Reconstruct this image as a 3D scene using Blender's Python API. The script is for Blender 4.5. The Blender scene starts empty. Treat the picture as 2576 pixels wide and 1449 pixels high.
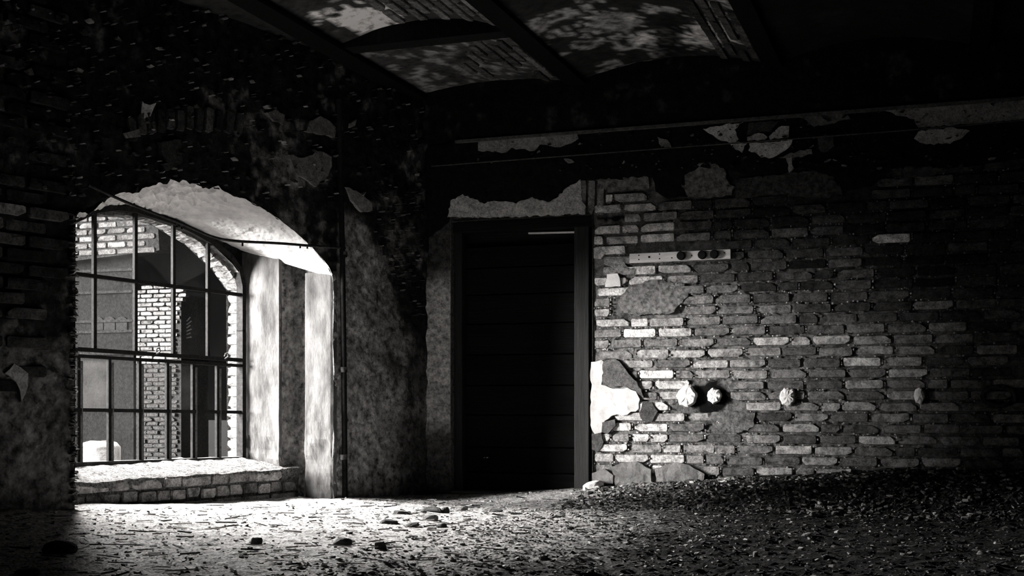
import bpy, bmesh, math, random
import numpy as np
from mathutils import Vector, Matrix
from mathutils.geometry import delaunay_2d_cdt
random.seed(7); rng = np.random.default_rng(7)
SC = bpy.context.scene
COL = SC.collection
# ------------------------------------------------------------------ camera, world, light, exposure
F = 3100.0; BETA = math.radians(19.24); CAM = (3.65, -8.51, 0.70); HOR = 1010.0
sb, cb = math.sin(BETA), math.cos(BETA)
cd = bpy.data.cameras.new('camera'); cam = bpy.data.objects.new('camera', cd); COL.objects.link(cam)
cam.location = CAM; cam.rotation_euler = (math.pi/2, 0, BETA)
cd.sensor_width = 36; cd.lens = 36*F/2576; cd.shift_y = (HOR-724.5)/2576; cd.clip_end = 300
SC.camera = cam
SC.view_settings.view_transform = 'Standard'; SC.view_settings.look = 'None'
SC.view_settings.gamma = 1; SC.view_settings.use_curve_mapping = False
SC.view_settings.exposure = -0.75
w = bpy.data.worlds.new('dusk_sky'); SC.world = w; w.use_nodes = True
w.node_tree.nodes['Background'].inputs[0].default_value = (1, .985, .97, 1)
w.node_tree.nodes['Background'].inputs[1].default_value = 0.008
def sun(name, strength, angle, travel):
    l = bpy.data.lights.new(name, 'SUN'); l.energy = strength; l.angle = math.radians(angle); l.color = (1, .985, .97)
    o = bpy.data.objects.new(name, l); COL.objects.link(o)
    o.rotation_euler = Vector(travel).to_track_quat('-Z', 'Y').to_euler(); o.location = (-6, -10, 6)
    return o
def travel(az, el): a, e = math.radians(az), math.radians(el); return (math.cos(a)*math.cos(e), math.sin(a)*math.cos(e), -math.sin(e))
SUN = sun('sun', 42.0, 26, travel(39, 17))
LOW_FILL = sun('added_low_sun', 88.0, 22, travel(34.5, 2))  # second sun, added low to brighten the back wall through the window
fl = bpy.data.lights.new('added_yard_fill', 'AREA'); fl.energy = 8000; fl.size = 2.0; fl.color = (1, .985, .97)  # unseen area lamp added outside to brighten the floor by the window
flo = bpy.data.objects.new('added_yard_fill', fl); COL.objects.link(flo); flo.location = (-3.3, -1.0, 3.1)
flo.rotation_euler = (Vector((.9, -2.4, .1))-flo.location).to_track_quat('-Z', 'Y').to_euler()
SC.cycles.max_bounces = 8; SC.cycles.diffuse_bounces = 5; SC.cycles.transparent_max_bounces = 12

# ------------------------------------------------------------------ helpers: planes
A = math.radians(13.75)
T = Vector((-math.sin(A), -math.cos(A), 0)); N = Vector((math.cos(A), -math.sin(A), 0))   # along the left wall / into the room
Cv = Vector(CAM)
def ray(px, py):
    u = (px-1288)/F; v = (HOR-py)/F
    return Vector((-sb+u*cb, cb+u*sb, v))
def left(px, py, h=0):
    r = ray(px, py); d = (h-Cv.dot(N))/r.dot(N); p = Cv+d*r
    return (p.dot(T), p.z)
def back(px, py, h=0):
    r = ray(px, py); d = (-h-Cv.y)/r.y; p = Cv+d*r
    return (p.x, p.z)
def LP(s, z, h=0): return Vector((T.x*s+N.x*h, T.y*s+N.y*h, z))
def BP(x, z, h=0): return Vector((x, -h, z))
def at(px, py, d): return Cv+d*ray(px, py)
def plane_z(px, py, z):
    r = ray(px, py); d = (z-Cv.z)/r.z; return Cv+d*r, d
def to_px(x, y, z):
    X = x-CAM[0]; Y = y-CAM[1]; f = -sb*X+cb*Y; f = np.maximum(f, 1e-3)
    return 1288+F*(cb*X+sb*Y)/f, HOR-F*(z-CAM[2])/f

# ------------------------------------------------------------------ helpers: noise
def vnoise(x, y, seed=0):
    xi = np.floor(x).astype(np.int64); yi = np.floor(y).astype(np.int64); fx = x-xi; fy = y-yi
    fx = fx*fx*(3-2*fx); fy = fy*fy*(3-2*fy)
    def h(a, b):
        n = (a*374761393+b*668265263+seed*974711) & 0x7fffffff
        n = ((n ^ (n >> 13))*1274126177) & 0x7fffffff
        return ((n ^ (n >> 16)) & 0xffff)/65535.0
    return (h(xi, yi)*(1-fx)+h(xi+1, yi)*fx)*(1-fy)+(h(xi, yi+1)*(1-fx)+h(xi+1, yi+1)*fx)*fy
def fbm(x, y, sc, oct=4, seed=0):
    x = np.asarray(x, float)/sc; y = np.asarray(y, float)/sc; a = 1.0; s = 0; t = 0
    for i in range(oct):
        s = s+a*vnoise(x+17.3*i, y-9.1*i, seed+i); t += a; a *= .55; x = x*2.03; y = y*2.03
    return s/t
def sstep(x, a, b):
    t = np.clip((np.asarray(x, float)-a)/(b-a), 0, 1); return t*t*(3-2*t)
def blob(px, py, cx, cy, rx, ry):                       # soft elliptical mask for wear and for painted-in light
    return np.exp(-(((px-cx)/rx)**2+((py-cy)/ry)**2))
def inside(P, poly):
    x, y = P[:, 0], P[:, 1]; r = np.zeros(len(P), bool); n = len(poly)
    for i in range(n):
        x0, y0 = poly[i]; x1, y1 = poly[(i+1) % n]
        if y0 == y1: continue
        c = ((y0 > y) != (y1 > y)) & (x < (x1-x0)*(y-y0)/(y1-y0)+x0); r ^= c
    return r
def ragged(poly, step=.03, amp=.008, seed=1):
    out = []; R = random.Random(seed)
    for i in range(len(poly)):
        a = Vector(poly[i]); b = Vector(poly[(i+1) % len(poly)]); L = (b-a).length; k = max(1, int(L/step))
        n = Vector((-(b-a).y, (b-a).x))/(L or 1)
        for j in range(k):
            p = a.lerp(b, j/k)
            out.append(tuple(p+n*R.uniform(-amp, amp)) if j or k == 1 else tuple(p+n*R.uniform(-amp, amp)*.5))
    return out

# ------------------------------------------------------------------ helpers: objects
TINT = (1.0, .975, .955)
def mesh_obj(name, verts, faces, mat, parent=None, tone=None, smooth=False):
    me = bpy.data.meshes.new(name); me.from_pydata([tuple(v) for v in verts], [], [tuple(f) for f in faces])
    if tone is not None:
        at_ = me.color_attributes.new('tone', 'FLOAT_COLOR', 'POINT')
        t = np.ones((len(verts), 4), np.float32); t[:, :3] = np.asarray(tone, np.float32).reshape(-1, 1)*np.array(TINT, np.float32)
        at_.data.foreach_set('color', t.ravel())
    if mat: me.materials.append(mat)
    if smooth: me.polygons.foreach_set('use_smooth', [True]*len(me.polygons))
    me.update()
    o = bpy.data.objects.new(name, me); COL.objects.link(o)
    if parent: o.parent = parent
    return o
def empty(name, loc=(0, 0, 0)):
    o = bpy.data.objects.new(name, None); COL.objects.link(o); o.location = loc; o.empty_display_size = .1; return o
def tag(o, label=None, cat=None, group=None, kind=None):
    if label: o['label'] = label
    if cat: o['category'] = cat
    if group: o['group'] = group
    if kind: o['kind'] = kind
    return o
class MB:
    def __init__(s): s.v = []; s.f = []; s.t = []
    def add(s, vs, fs, tone=.5):
        b = len(s.v); s.v += [tuple(v) for v in vs]; s.f += [tuple(i+b for i in f) for f in fs]
        s.t += [tone]*len(vs) if np.isscalar(tone) else list(tone)
    def box8(s, c, tone=.5):                             # eight corners: bottom ring, top ring
        s.add(c, [(3, 2, 1, 0), (4, 5, 6, 7), (0, 1, 5, 4), (1, 2, 6, 5), (2, 3, 7, 6), (3, 0, 4, 7)], tone)
    def box(s, a, b, tone=.5):
        (x0, y0, z0), (x1, y1, z1) = a, b
        s.box8([(x0, y0, z0), (x1, y0, z0), (x1, y1, z0), (x0, y1, z0), (x0, y0, z1), (x1, y0, z1), (x1, y1, z1), (x0, y1, z1)], tone)
    def bar(s, pf, a, b, wid, h0, h1, tone=.5):          # bar on a wall plane pf between plane points a, b
        a = Vector(a); b = Vector(b); n = Vector((-(b-a).y, (b-a).x)).normalized()*wid/2
        q = [a-n, b-n, b+n, a+n]
        s.box8([pf(p.x, p.y, h0) for p in q]+[pf(p.x, p.y, h1) for p in q], tone)
    def tube(s, pts, r, n=8, tone=.5):
        pts = [Vector(p) for p in pts]; rings = []
        for i, p in enumerate(pts):
            d = (pts[min(i+1, len(pts)-1)]-pts[max(i-1, 0)]).normalized()
            u = d.cross(Vector((0, 0, 1)));  u = u if u.length > .05 else d.cross(Vector((1, 0, 0)))
            u.normalize(); v = d.cross(u); rr = r[i] if hasattr(r, '__len__') else r
            rings.append([p+(u*math.cos(2*math.pi*k/n)+v*math.sin(2*math.pi*k/n))*rr for k in range(n)])
        fs = []
        for i in range(len(pts)-1):
            for k in range(n): fs.append((i*n+k, i*n+(k+1) % n, (i+1)*n+(k+1) % n, (i+1)*n+k))
        fs += [tuple(range(n)), tuple(range((len(pts)-1)*n, len(pts)*n))[::-1]]
        s.add(sum(rings, []), fs, tone)
    def build(s, name, mat, parent=None, smooth=False): return mesh_obj(name, s.v, s.f, mat, parent, s.t, smooth)

def mk(name, src, nscale=9, lo=.55, hi=1.35, bump=.4, bscale=60, rough=.92, spec=.15, dist=.01, speck=0, stretch=None):
    m = bpy.data.materials.new(name); m.use_nodes = True; nt = m.node_tree; nd = nt.nodes; lk = nt.links
    bs = nd['Principled BSDF']; bs.inputs['Roughness'].default_value = rough; bs.inputs['Specular IOR Level'].default_value = spec
    g = nd.new('ShaderNodeNewGeometry'); vec = g.outputs['Position']
    if stretch:
        mp = nd.new('ShaderNodeMapping'); mp.inputs['Scale'].default_value = stretch; lk.new(vec, mp.inputs['Vector']); vec = mp.outputs[0]
    n1 = nd.new('ShaderNodeTexNoise'); n1.inputs['Scale'].default_value = nscale; n1.inputs['Detail'].default_value = 9; n1.inputs['Roughness'].default_value = .68
    lk.new(vec, n1.inputs['Vector'])
    mr = nd.new('ShaderNodeMapRange'); mr.inputs[1].default_value = .36; mr.inputs[2].default_value = .64; mr.inputs[3].default_value = lo; mr.inputs[4].default_value = hi
    lk.new(n1.outputs[0], mr.inputs[0])
    if src == 'tone':
        c = nd.new('ShaderNodeAttribute'); c.attribute_name = 'tone'; co = c.outputs['Color']
    elif src == 'obj':
        c = nd.new('ShaderNodeObjectInfo'); co = c.outputs['Color']
    else:
        c = nd.new('ShaderNodeRGB'); c.outputs[0].default_value = tuple(src*t for t in TINT)+(1,); co = c.outputs[0]
    mx = nd.new('ShaderNodeVectorMath'); mx.operation = 'SCALE'; lk.new(co, mx.inputs[0]); lk.new(mr.outputs[0], mx.inputs['Scale'])
    outc = mx.outputs[0]
    if speck:                                            # pitted specks of grit
        n3 = nd.new('ShaderNodeTexNoise'); n3.inputs['Scale'].default_value = 90; n3.inputs['Detail'].default_value = 4; lk.new(vec, n3.inputs['Vector'])
        m3 = nd.new('ShaderNodeMapRange'); m3.inputs[1].default_value = .40; m3.inputs[2].default_value = .52; m3.inputs[3].default_value = 1-speck; m3.inputs[4].default_value = 1
        lk.new(n3.outputs[0], m3.inputs[0])
        mx2 = nd.new('ShaderNodeVectorMath'); mx2.operation = 'SCALE'; lk.new(outc, mx2.inputs[0]); lk.new(m3.outputs[0], mx2.inputs['Scale']); outc = mx2.outputs[0]
    lk.new(outc, bs.inputs['Base Color'])
    n2 = nd.new('ShaderNodeTexNoise'); n2.inputs['Scale'].default_value = bscale; n2.inputs['Detail'].default_value = 8; n2.inputs['Roughness'].default_value = .7
    lk.new(vec, n2.inputs['Vector'])
    bp = nd.new('ShaderNodeBump'); bp.inputs['Strength'].default_value = bump; bp.inputs['Distance'].default_value = dist
    lk.new(n2.outputs[0], bp.inputs['Height']); lk.new(bp.outputs[0], bs.inputs['Normal'])
    return m
M_wall = mk('grimy_plaster', 'tone', 19, .2, 1.9, 1.0, 30, .88, .14, .035)
M_mortar = mk('crumbling_mortar', 'tone', 30, .35, 1.7, 1.0, 70, .95, .1, .02)
M_plaster = mk('rough_plaster', 'tone', 25, .6, 1.3, .8, 60, .95, .1, .015, speck=.35)
M_white = mk('white_limewash', 'tone', 10, .8, 1.12, .35, 35, .9, .15, .012)
M_brick = mk('weathered_brick', 'obj', 16, .35, 1.6, .7, 50, .92, .1, .012, speck=.4)
M_ceil = mk('sooty_vault', 'tone', 12, .3, 1.7, .6, 40, .9, .2, .015)
M_soil = mk('dusty_rubble_ground', 'tone', 25, .45, 1.45, 1.0, 45, .95, .08, .05, speck=.7)
M_chip = mk('rubble_chips', 'tone', 30, .6, 1.3, .5, 80, .9, .15, .01)
M_rock = mk('broken_stone', 'tone', 12, .55, 1.3, .7, 30, .9, .15, .02)
M_iron = mk('rusty_iron', 'tone', 40, .5, 1.5, .5, 90, .85, .06, .004)
M_jamb = mk('streaked_limewash', 'tone', 9, .45, 1.45, .7, 40, .92, .1, .015, stretch=(1, 1, .35))
M_wood = mk('charred_wood', 'tone', 6, .5, 1.5, .6, 20, .8, .08, .01, stretch=(.25, 1, 4))
M_post = mk('charred_post_wood', 'tone', 8, .4, 1.6, .6, 25, .7, .25, .01, stretch=(4, 1, .25))
def mk_glass(name, dirt, seed):
    m = bpy.data.materials.new(name); m.use_nodes = True; nt = m.node_tree; nd = nt.nodes; lk = nt.links
    nd.remove(nd['Principled BSDF']); out = nd['Material Output']
    tr = nd.new('ShaderNodeBsdfTransparent'); tr.inputs[0].default_value = (.95, .95, .95, 1)
    gl = nd.new('ShaderNodeBsdfGlossy'); gl.inputs['Roughness'].default_value = .0
    m1 = nd.new('ShaderNodeMixShader'); m1.inputs[0].default_value = .005; lk.new(tr.outputs[0], m1.inputs[1]); lk.new(gl.outputs[0], m1.inputs[2])
    df = nd.new('ShaderNodeBsdfDiffuse'); df.inputs[0].default_value = (.7, .68, .66, 1)
    tl = nd.new('ShaderNodeBsdfTranslucent'); tl.inputs[0].default_value = (.7, .68, .66, 1)
    ad = nd.new('ShaderNodeMixShader'); ad.inputs[0].default_value = .35; lk.new(df.outputs[0], ad.inputs[1]); lk.new(tl.outputs[0], ad.inputs[2])
    g = nd.new('ShaderNodeNewGeometry'); n = nd.new('ShaderNodeTexNoise'); n.inputs['Scale'].default_value = 5; n.inputs['Detail'].default_value = 8; n.noise_dimensions = '4D'; n.inputs['W'].default_value = seed
    lk.new(g.outputs['Position'], n.inputs['Vector'])
    mr = nd.new('ShaderNodeMapRange'); mr.inputs[1].default_value = .35; mr.inputs[2].default_value = .75; mr.inputs[3].default_value = dirt*.3; mr.inputs[4].default_value = dirt*1.6
    lk.new(n.outputs[0], mr.inputs[0])
    m2 = nd.new('ShaderNodeMixShader'); lk.new(mr.outputs[0], m2.inputs[0]); lk.new(m1.outputs[0], m2.inputs[1]); lk.new(ad.outputs[0], m2.inputs[2])
    lk.new(m2.outputs[0], out.inputs['Surface'])
    return m
M_glass = mk_glass('clear_dusty_glass', .0002, 1); M_dirty = mk_glass('dirty_glass', .0016, 2); M_frost = mk_glass('chalky_glass', .009, 3)

def col(o, t): o.color = (t*TINT[0], t*TINT[1], t*TINT[2], 1); return o

# bricks: a few worn shapes that share mesh data; local x = length, z = height, y = depth (front at -y side)
BRICKS = []
for v in range(14):
    R = random.Random(v); ol = []
    for cx, cz, in ((-.5, -.5), (.5, -.5), (.5, .5), (-.5, .5)):
        k = R.uniform(.03, .07); q = R.uniform(.1, .22)
        if R.random() < .18: k = R.uniform(.1, .2); q = R.uniform(.3, .5)
        sx = -1 if cx > 0 else 1; sz = -1 if cz > 0 else 1
        a = (cx+sx*k, cz+sz*R.uniform(0, .05)); b = (cx+sx*R.uniform(0, .012), cz+sz*q)
        ol += [b, a] if (cx < 0) == (cz < 0) else [a, b]
        m = .5*(R.uniform(-.2, .2))
        if cz == -.5 and cx == -.5: ol.append((m, -.5+R.uniform(0, .07)))
        if cz == .5 and cx == .5: ol.append((m, .5-R.uniform(0, .09)))
    n = len(ol)
    vs = [(x*.965, R.uniform(-.06, .06), z*.9) for x, z in ol]+[(x, .22, z) for x, z in ol]+[(x, 1, z) for x, z in ol]
    vs.append((0, R.uniform(-.08, .0), 0))
    fs = [(i, (i+1) % n, 3*n) for i in range(n)]
    fs += [(i, n+i, n+(i+1) % n, (i+1) % n) for i in range(n)]+[(n+i, 2*n+i, 2*n+(i+1) % n, n+(i+1) % n) for i in range(n)]
    me = bpy.data.meshes.new('brick'); me.from_pydata(vs, [], fs); me.materials.append(M_brick); me.update()
    BRICKS.append(me)
def brick(parent, org, ex, ez, ey, L, H, D, tone, name='brick'):
    """org: centre of the front face; ex, ez along length and height; ey into the wall"""
    o = bpy.data.objects.new(name, random.choice(BRICKS)); COL.objects.link(o)
    ex = ex.normalized()*L; ez = ez.normalized()*H; ey = ey.normalized()*D
    o.matrix_world = Matrix(((ex.x, ey.x, ez.x, org.x), (ex.y, ey.y, ez.y, org.y), (ex.z, ey.z, ez.z, org.z), (0, 0, 0, 1)))
    o.parent = parent
    return col(o, tone)

def sheet(name, pf, poly, res, h0, thick, tone, mat, parent=None, rough=.004, seed=0, jag=.008, tonefn=None, holes=(), skirt=True, label=None):
    """a plate on a wall plane: ragged outline, filled with a fine triangulation, raised by thick and with its edges turned back"""
    ol = ragged(poly, max(res*1.2, .02), jag, seed) if jag else [tuple(p) for p in poly]
    P = np.array(ol); lo = P.min(0); hi = P.max(0)
    gx, gy = np.meshgrid(np.arange(lo[0], hi[0], res), np.arange(lo[1], hi[1], res)); G = np.stack([gx.ravel(), gy.ravel()], 1)
    G = G+rng.uniform(-.25, .25, G.shape)*res
    k = inside(G, ol)
    for h in holes: k &= ~inside(G, h)
    G = G[k]
    vc = [Vector(p) for p in ol]; ed = [(i, (i+1) % len(ol)) for i in range(len(ol))]
    for h in holes:
        b = len(vc); vc += [Vector(p) for p in h]; ed += [(b+i, b+(i+1) % len(h)) for i in range(len(h))]
    nb = len(vc)
    vc += [Vector(p) for p in G]
    V, E, Fc, *_ = delaunay_2d_cdt(vc, ed, [], 1 if not holes else 0, 1e-6)
    V = np.array([tuple(v) for v in V]); Fc = np.array([f for f in Fc if len(f) == 3])
    cen = V[Fc].mean(1); keep = inside(cen, ol)
    for h in holes: keep &= ~inside(cen, h)
    Fc = Fc[keep]
    a = V[Fc]; ar = (a[:, 1, 0]-a[:, 0, 0])*(a[:, 2, 1]-a[:, 0, 1])-(a[:, 2, 0]-a[:, 0, 0])*(a[:, 1, 1]-a[:, 0, 1])
    Fc[ar < 0] = Fc[ar < 0][:, ::-1]
    hh = h0+thick+rough*2*(fbm(V[:, 0], V[:, 1], .05, 4, seed)-.5)+rough*2*(fbm(V[:, 0], V[:, 1], .22, 3, seed+5)-.5)
    tn = np.full(len(V), tone, float) if tonefn is None else tonefn(V)
    vs = [pf(x, y, h) for (x, y), h in zip(V, hh)]
    fs = [tuple(int(i) for i in f) for f in Fc]
    tn = list(tn)
    if skirt:                                            # boundary edges turned back to the wall
        cnt = {}
        for f in fs:
            for i in range(3):
                e = (f[i], f[(i+1) % 3]); cnt[e] = 1
        mp = {}
        for (i, j) in list(cnt):
            if (j, i) not in cnt:
                for q in (i, j):
                    if q not in mp:
                        mp[q] = len(vs); vs.append(pf(V[q, 0], V[q, 1], h0-.015)); tn.append(tn[q])
                fs.append((j, i, mp[i], mp[j]))
    o = mesh_obj(name, vs, fs, mat, parent, tn)
    if label: o['label'] = label
    return o
def patch(name, pf, unproj, pts, tone, thick=.012, mat=None, parent=None, res=.025, seed=0, rough=.004, h0=-.002, jag=.008, tonefn=None, label=None):
    return sheet(name, pf, [unproj(*p) for p in pts], res, h0, thick, tone, mat or M_plaster, parent, rough, seed, jag, tonefn, label=label)

# ================================================================== FLOOR
def floor_z(x, y):
    x = np.asarray(x, float); y = np.asarray(y, float)
    s = x*T.x+y*T.y; h = x*N.x+y*N.y
    z = .036*np.clip(s, 0, 3.5)*np.exp(-np.clip(h, 0, 9)/1.6)
    m = np.interp(x, [0, .6, 1.22, 1.5, 2.5, 3.3, 6], [0, .03, .075, .10, .19, .25, .25])
    z = np.maximum(z, m*np.exp(-(np.clip(-y, 0, 9)/.55)**2))
    z = z+.05*(fbm(x, y, .9, 3, 3)-.5)*np.clip(-y*1.2, .2, 1)
    return z
def floor_rough(x, y):
    e = .020*(fbm(x, y, .16, 4, 11)-.5)+.022*(fbm(x*.8, y, .055, 3, 21)-.5)
    r = np.abs(fbm(x*.7+y*.2, y*1.1, .30, 4, 31)-.5)
    mess = .5+.9*sstep(x, 1.3, 2.6)+.4*sstep(-y, 2.6, 4.2)
    return (e+.035*(.12-np.clip(r, 0, .12)))*mess
xs = np.arange(-1.4, 6.4, .02); ys = np.arange(-6.6, .3, .022)
gx, gy = np.meshgrid(xs, ys); gx = gx+rng.uniform(-.006, .006, gx.shape); gy = gy+rng.uniform(-.006, .006, gy.shape)
gz = floor_z(gx, gy)+floor_rough(gx, gy)
nx, ny = len(xs), len(ys)
vs = np.stack([gx.ravel(), gy.ravel(), gz.ravel()], 1)
i0 = (np.arange(ny-1)[:, None]*nx+np.arange(nx-1)[None]).ravel()
fs = np.stack([i0, i0+1, i0+nx+1, i0+nx], 1)
lit_dust = 1-sstep(vs[:, 0]+.35*(fbm(vs[:, 0], vs[:, 1], .5, 4, 41)-.5)*2, 1.4, 2.5)  # pale dust, with the window's pool of light painted into its tone
tf = (.06+.69*lit_dust)*(.75+.5*fbm(vs[:, 0], vs[:, 1], .25, 4, 43))
floor = tag(mesh_obj('floor', vs.tolist(), fs.tolist(), M_soil, None, tf), 'rubble strewn dusty ground, pale where window light is painted in and dark towards the right', kind='structure')
mb = MB(); mb.box((-3, -12, -.4), (7, -6.5, -.02), .2); mb.box((-1.6, -6.5, -.5), (7, .8, -.12), .2)
mb.build('subfloor', M_soil, floor)

# ================================================================== WALL BACK (brick wall with the doorway)
wall_back = tag(empty('wall_back'), 'crumbling brick wall with sooty plaster and a dark doorway', kind='structure')
DX0, DX1 = back(1133, 900)[0], back(1491, 900)[0]; DZ1 = back(1300, 548)[1]; DZ0 = -.1
door_hole = [(DX0, DZ0), (DX1, DZ0), (DX1, DZ1+.01), (DX0, DZ1-.01)]
cav = [back(*p) for p in [(1742, 975), (1780, 962), (1800, 955), (1830, 985), (1832, 1010), (1815, 1030), (1785, 1050), (1765, 1040), (1742, 1025)]]
voids = [cav, [back(*p) for p in [(1498, 541), (1577, 537), (1576, 554), (1498, 557)]], [back(*p) for p in [(1750, 880), (1805, 876), (1805, 897), (1750, 902)]]]
def back_tone(V):
    X, Z = V[:, 0], V[:, 1]
    px, py = to_px(X, np.zeros_like(X), Z)
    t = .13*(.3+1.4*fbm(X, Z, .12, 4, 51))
    soot = sstep(Z, 1.25, 2.0)*sstep(X, 1.7, 2.3)  # bed tone drops upwards and to the right
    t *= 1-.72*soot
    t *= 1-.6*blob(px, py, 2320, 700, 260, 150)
    for q in voids: t[inside(V, q)] = .004  # shade of the hollows painted into the bed as near black
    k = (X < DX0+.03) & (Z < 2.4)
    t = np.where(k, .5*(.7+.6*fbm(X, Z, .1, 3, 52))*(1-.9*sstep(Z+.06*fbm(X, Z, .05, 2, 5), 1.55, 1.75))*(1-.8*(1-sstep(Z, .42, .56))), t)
    return t
def back_hole_depth(): pass
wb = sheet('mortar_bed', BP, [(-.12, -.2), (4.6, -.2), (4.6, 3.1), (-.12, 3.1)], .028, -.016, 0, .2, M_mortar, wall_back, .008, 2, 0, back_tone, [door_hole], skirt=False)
mb = MB(); mb.box((-.85, .06, -.4), (DX0, .5, 3.4), .1); mb.box((DX1, .06, -.4), (6.8, .5, 3.4), .1); mb.box((DX0, .06, DZ1), (DX1, .5, 3.4), .05)
mb.box((DX0-.0, .0, -.4), (DX0+.004, .1, DZ1), .12); mb.box((DX1-.004, .0, -.4), (DX1, .1, DZ1), .05); mb.box((DX0, .0, DZ1-.004), (DX1, .1, DZ1+.002), .04)
mb.box((4.6, .0, -.4), (6.8, .08, 3.1), .05)
mb.build('wall_core', M_mortar, wall_back)
# patches (outlines read off the wall)
def BPt(*a, **k): return patch('plaster_patch', BP, back, *a, parent=wall_back, **k)
mort = [[(1582, 722), (1650, 702), (1720, 715), (1733, 745), (1690, 788), (1600, 793), (1562, 788), (1556, 755)],
        [(1780, 1040), (1830, 1032), (1900, 1040), (1895, 1075), (1850, 1090), (1795, 1080)],
        [(1536, 655), (1570, 660), (1580, 672), (1600, 678), (1596, 692), (1562, 690), (1528, 668)],
        [(1498, 452), (1560, 448), (1630, 446), (1634, 474), (1560, 478), (1540, 484), (1530, 482)],
        [(1720, 420), (1760, 412), (1800, 412), (1825, 430), (1830, 455), (1850, 470), (1840, 490), (1780, 498), (1730, 495), (1715, 470)],
        [(1850, 452), (1950, 440), (2040, 430), (2110, 445), (2120, 490), (2060, 500), (1960, 488), (1850, 498)],
        [(2240, 425), (2330, 415), (2390, 428), (2340, 442), (2250, 450)]]
mt = [.2, .15, .3, .2, .2, .07, .07]
for i, (p, t) in enumerate(zip(mort, mt)): BPt(p, t, .010, M_mortar, seed=60+i, rough=.009, res=.016)
white = [(1489, 912), (1515, 905), (1524, 915), (1517, 945), (1514, 968), (1545, 978), (1580, 975), (1600, 985), (1612, 1005), (1608, 1028), (1580, 1043), (1540, 1045), (1522, 1058), (1514, 1085), (1497, 1092), (1488, 1070), (1488, 1000)]
BPt(white, .5, .020, M_white, seed=70, rough=.005, label='white limewashed plaster')
BPt([(1520, 908), (1550, 902), (1575, 930), (1605, 960), (1622, 1000), (1600, 984), (1575, 974), (1545, 974), (1517, 968), (1520, 940)], .11, .026, seed=71, label='dark grey render')
BPt([(1618, 1008), (1640, 1012), (1656, 1035), (1642, 1060), (1620, 1060), (1610, 1040)], .07, .02, seed=72)
BPt([(1516, 1062), (1548, 1055), (1550, 1070), (1530, 1092), (1514, 1086)], .10, .022, seed=73)
BPt([(1490, 1092), (1515, 1088), (1520, 1112), (1505, 1135), (1490, 1130)], .08, .018, seed=74)
BPt([(1528, 690), (1556, 688), (1562, 720), (1524, 722)], .9, .016, M_white, seed=75, label='white chunk of plaster')
BPt([(1494, 624), (1510, 621), (1526, 636), (1512, 652), (1494, 650)], .55, .014, seed=76)
over = [(1128, 547), (1135, 505), (1165, 490), (1190, 500), (1220, 512), (1245, 505), (1275, 507), (1300, 512), (1328, 503), (1340, 497), (1365, 505), (1385, 508), (1400, 500), (1420, 480), (1450, 460), (1461, 452), (1464, 480), (1466, 500), (1474, 520), (1473, 538), (1300, 546)]
BPt(over, .5, .016, seed=77, rough=.008, res=.016, label='rough grey render')
sooty = [(1050, 380), (1050, 560), (1075, 600), (1128, 560), (1135, 505), (1165, 490), (1190, 500), (1220, 512), (1245, 505), (1275, 507), (1300, 512), (1328, 503), (1340, 497), (1365, 505), (1385, 508), (1400, 500), (1420, 480), (1450, 460), (1466, 450), (1500, 450), (1560, 452), (1620, 448), (1640, 445), (1650, 480), (1680, 500), (1722, 495), (1722, 440), (1760, 420), (1830, 428), (1880, 440), (1960, 436), (2010, 420), (2040, 424), (2080, 440), (2120, 480), (2190, 470), (2240, 430), (2330, 420), (2400, 424), (2580, 398), (2800, 380), (2800, 215), (2576, 243), (2100, 282), (1860, 303), (1480, 335), (1200, 358), (1090, 366)]
BPt(sooty, .006, .012, M_wall, seed=78, rough=.006, res=.03, label='soot blackened plaster')
BPt([(1205, 356), (1330, 345), (1455, 337), (1458, 352), (1440, 362), (1410, 372), (1385, 368), (1360, 365), (1345, 380), (1310, 376), (1290, 373), (1275, 383), (1240, 383), (1205, 380)], .28, .022, seed=79, label='grey plaster strip under the beam')
for i, (p, t) in enumerate([
    ([(1770, 325), (1870, 308), (1848, 328), (1858, 350), (1850, 358), (1880, 362), (1868, 384), (1850, 378), (1835, 362), (1800, 345)], .7),
    ([(1880, 345), (1910, 335), (1930, 345), (1925, 352), (1880, 355)], .7), ([(1935, 345), (1960, 322), (1985, 318), (1985, 345), (1940, 352)], .7),
    ([(1885, 362), (1995, 352), (1985, 372), (1965, 385), (1945, 396), (1915, 398), (1900, 385), (1885, 380)], .7),
    ([(1960, 398), (1990, 385), (2040, 378), (2044, 390), (1980, 400)], .2), ([(2005, 295), (2130, 283), (2140, 300), (2100, 310), (2050, 320), (2030, 305)], .16),
    ([(2205, 276), (2300, 262), (2400, 257), (2576, 245), (2640, 240), (2640, 296), (2450, 313), (2310, 322), (2300, 300), (2280, 295)], .34),
    ([(2310, 332), (2400, 322), (2440, 330), (2420, 350), (2390, 362), (2330, 365), (2300, 350)], .45),
    ([(1978, 398), (1992, 396), (1998, 425), (1986, 436)], .4), ([(1655, 345), (1680, 352), (1690, 372), (1665, 370)], .3), ([(1420, 398), (1432, 400), (1446, 408), (1430, 412)], .2),
    ([(2055, 345), (2095, 340), (2100, 370), (2075, 385), (2058, 375)], .08), ([(1885, 310), (1960, 305), (1940, 330), (1880, 340)], .06)]):
    BPt(p, t, .022, seed=90+i, rough=.004, res=.018)
# stones at the foot
for i, p in enumerate([[(1540, 1175), (1575, 1162), (1605, 1160), (1640, 1180), (1642, 1218), (1550, 1222)], [(1650, 1178), (1700, 1163), (1735, 1168), (1775, 1192), (1768, 1230), (1655, 1230)], [(1492, 1190), (1525, 1180), (1545, 1195), (1545, 1215), (1492, 1215)]]):
    o = BPt(p, .16, .035, M_rock, seed=110+i, rough=.012, res=.03, jag=.006); o.name = 'stone'
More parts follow.
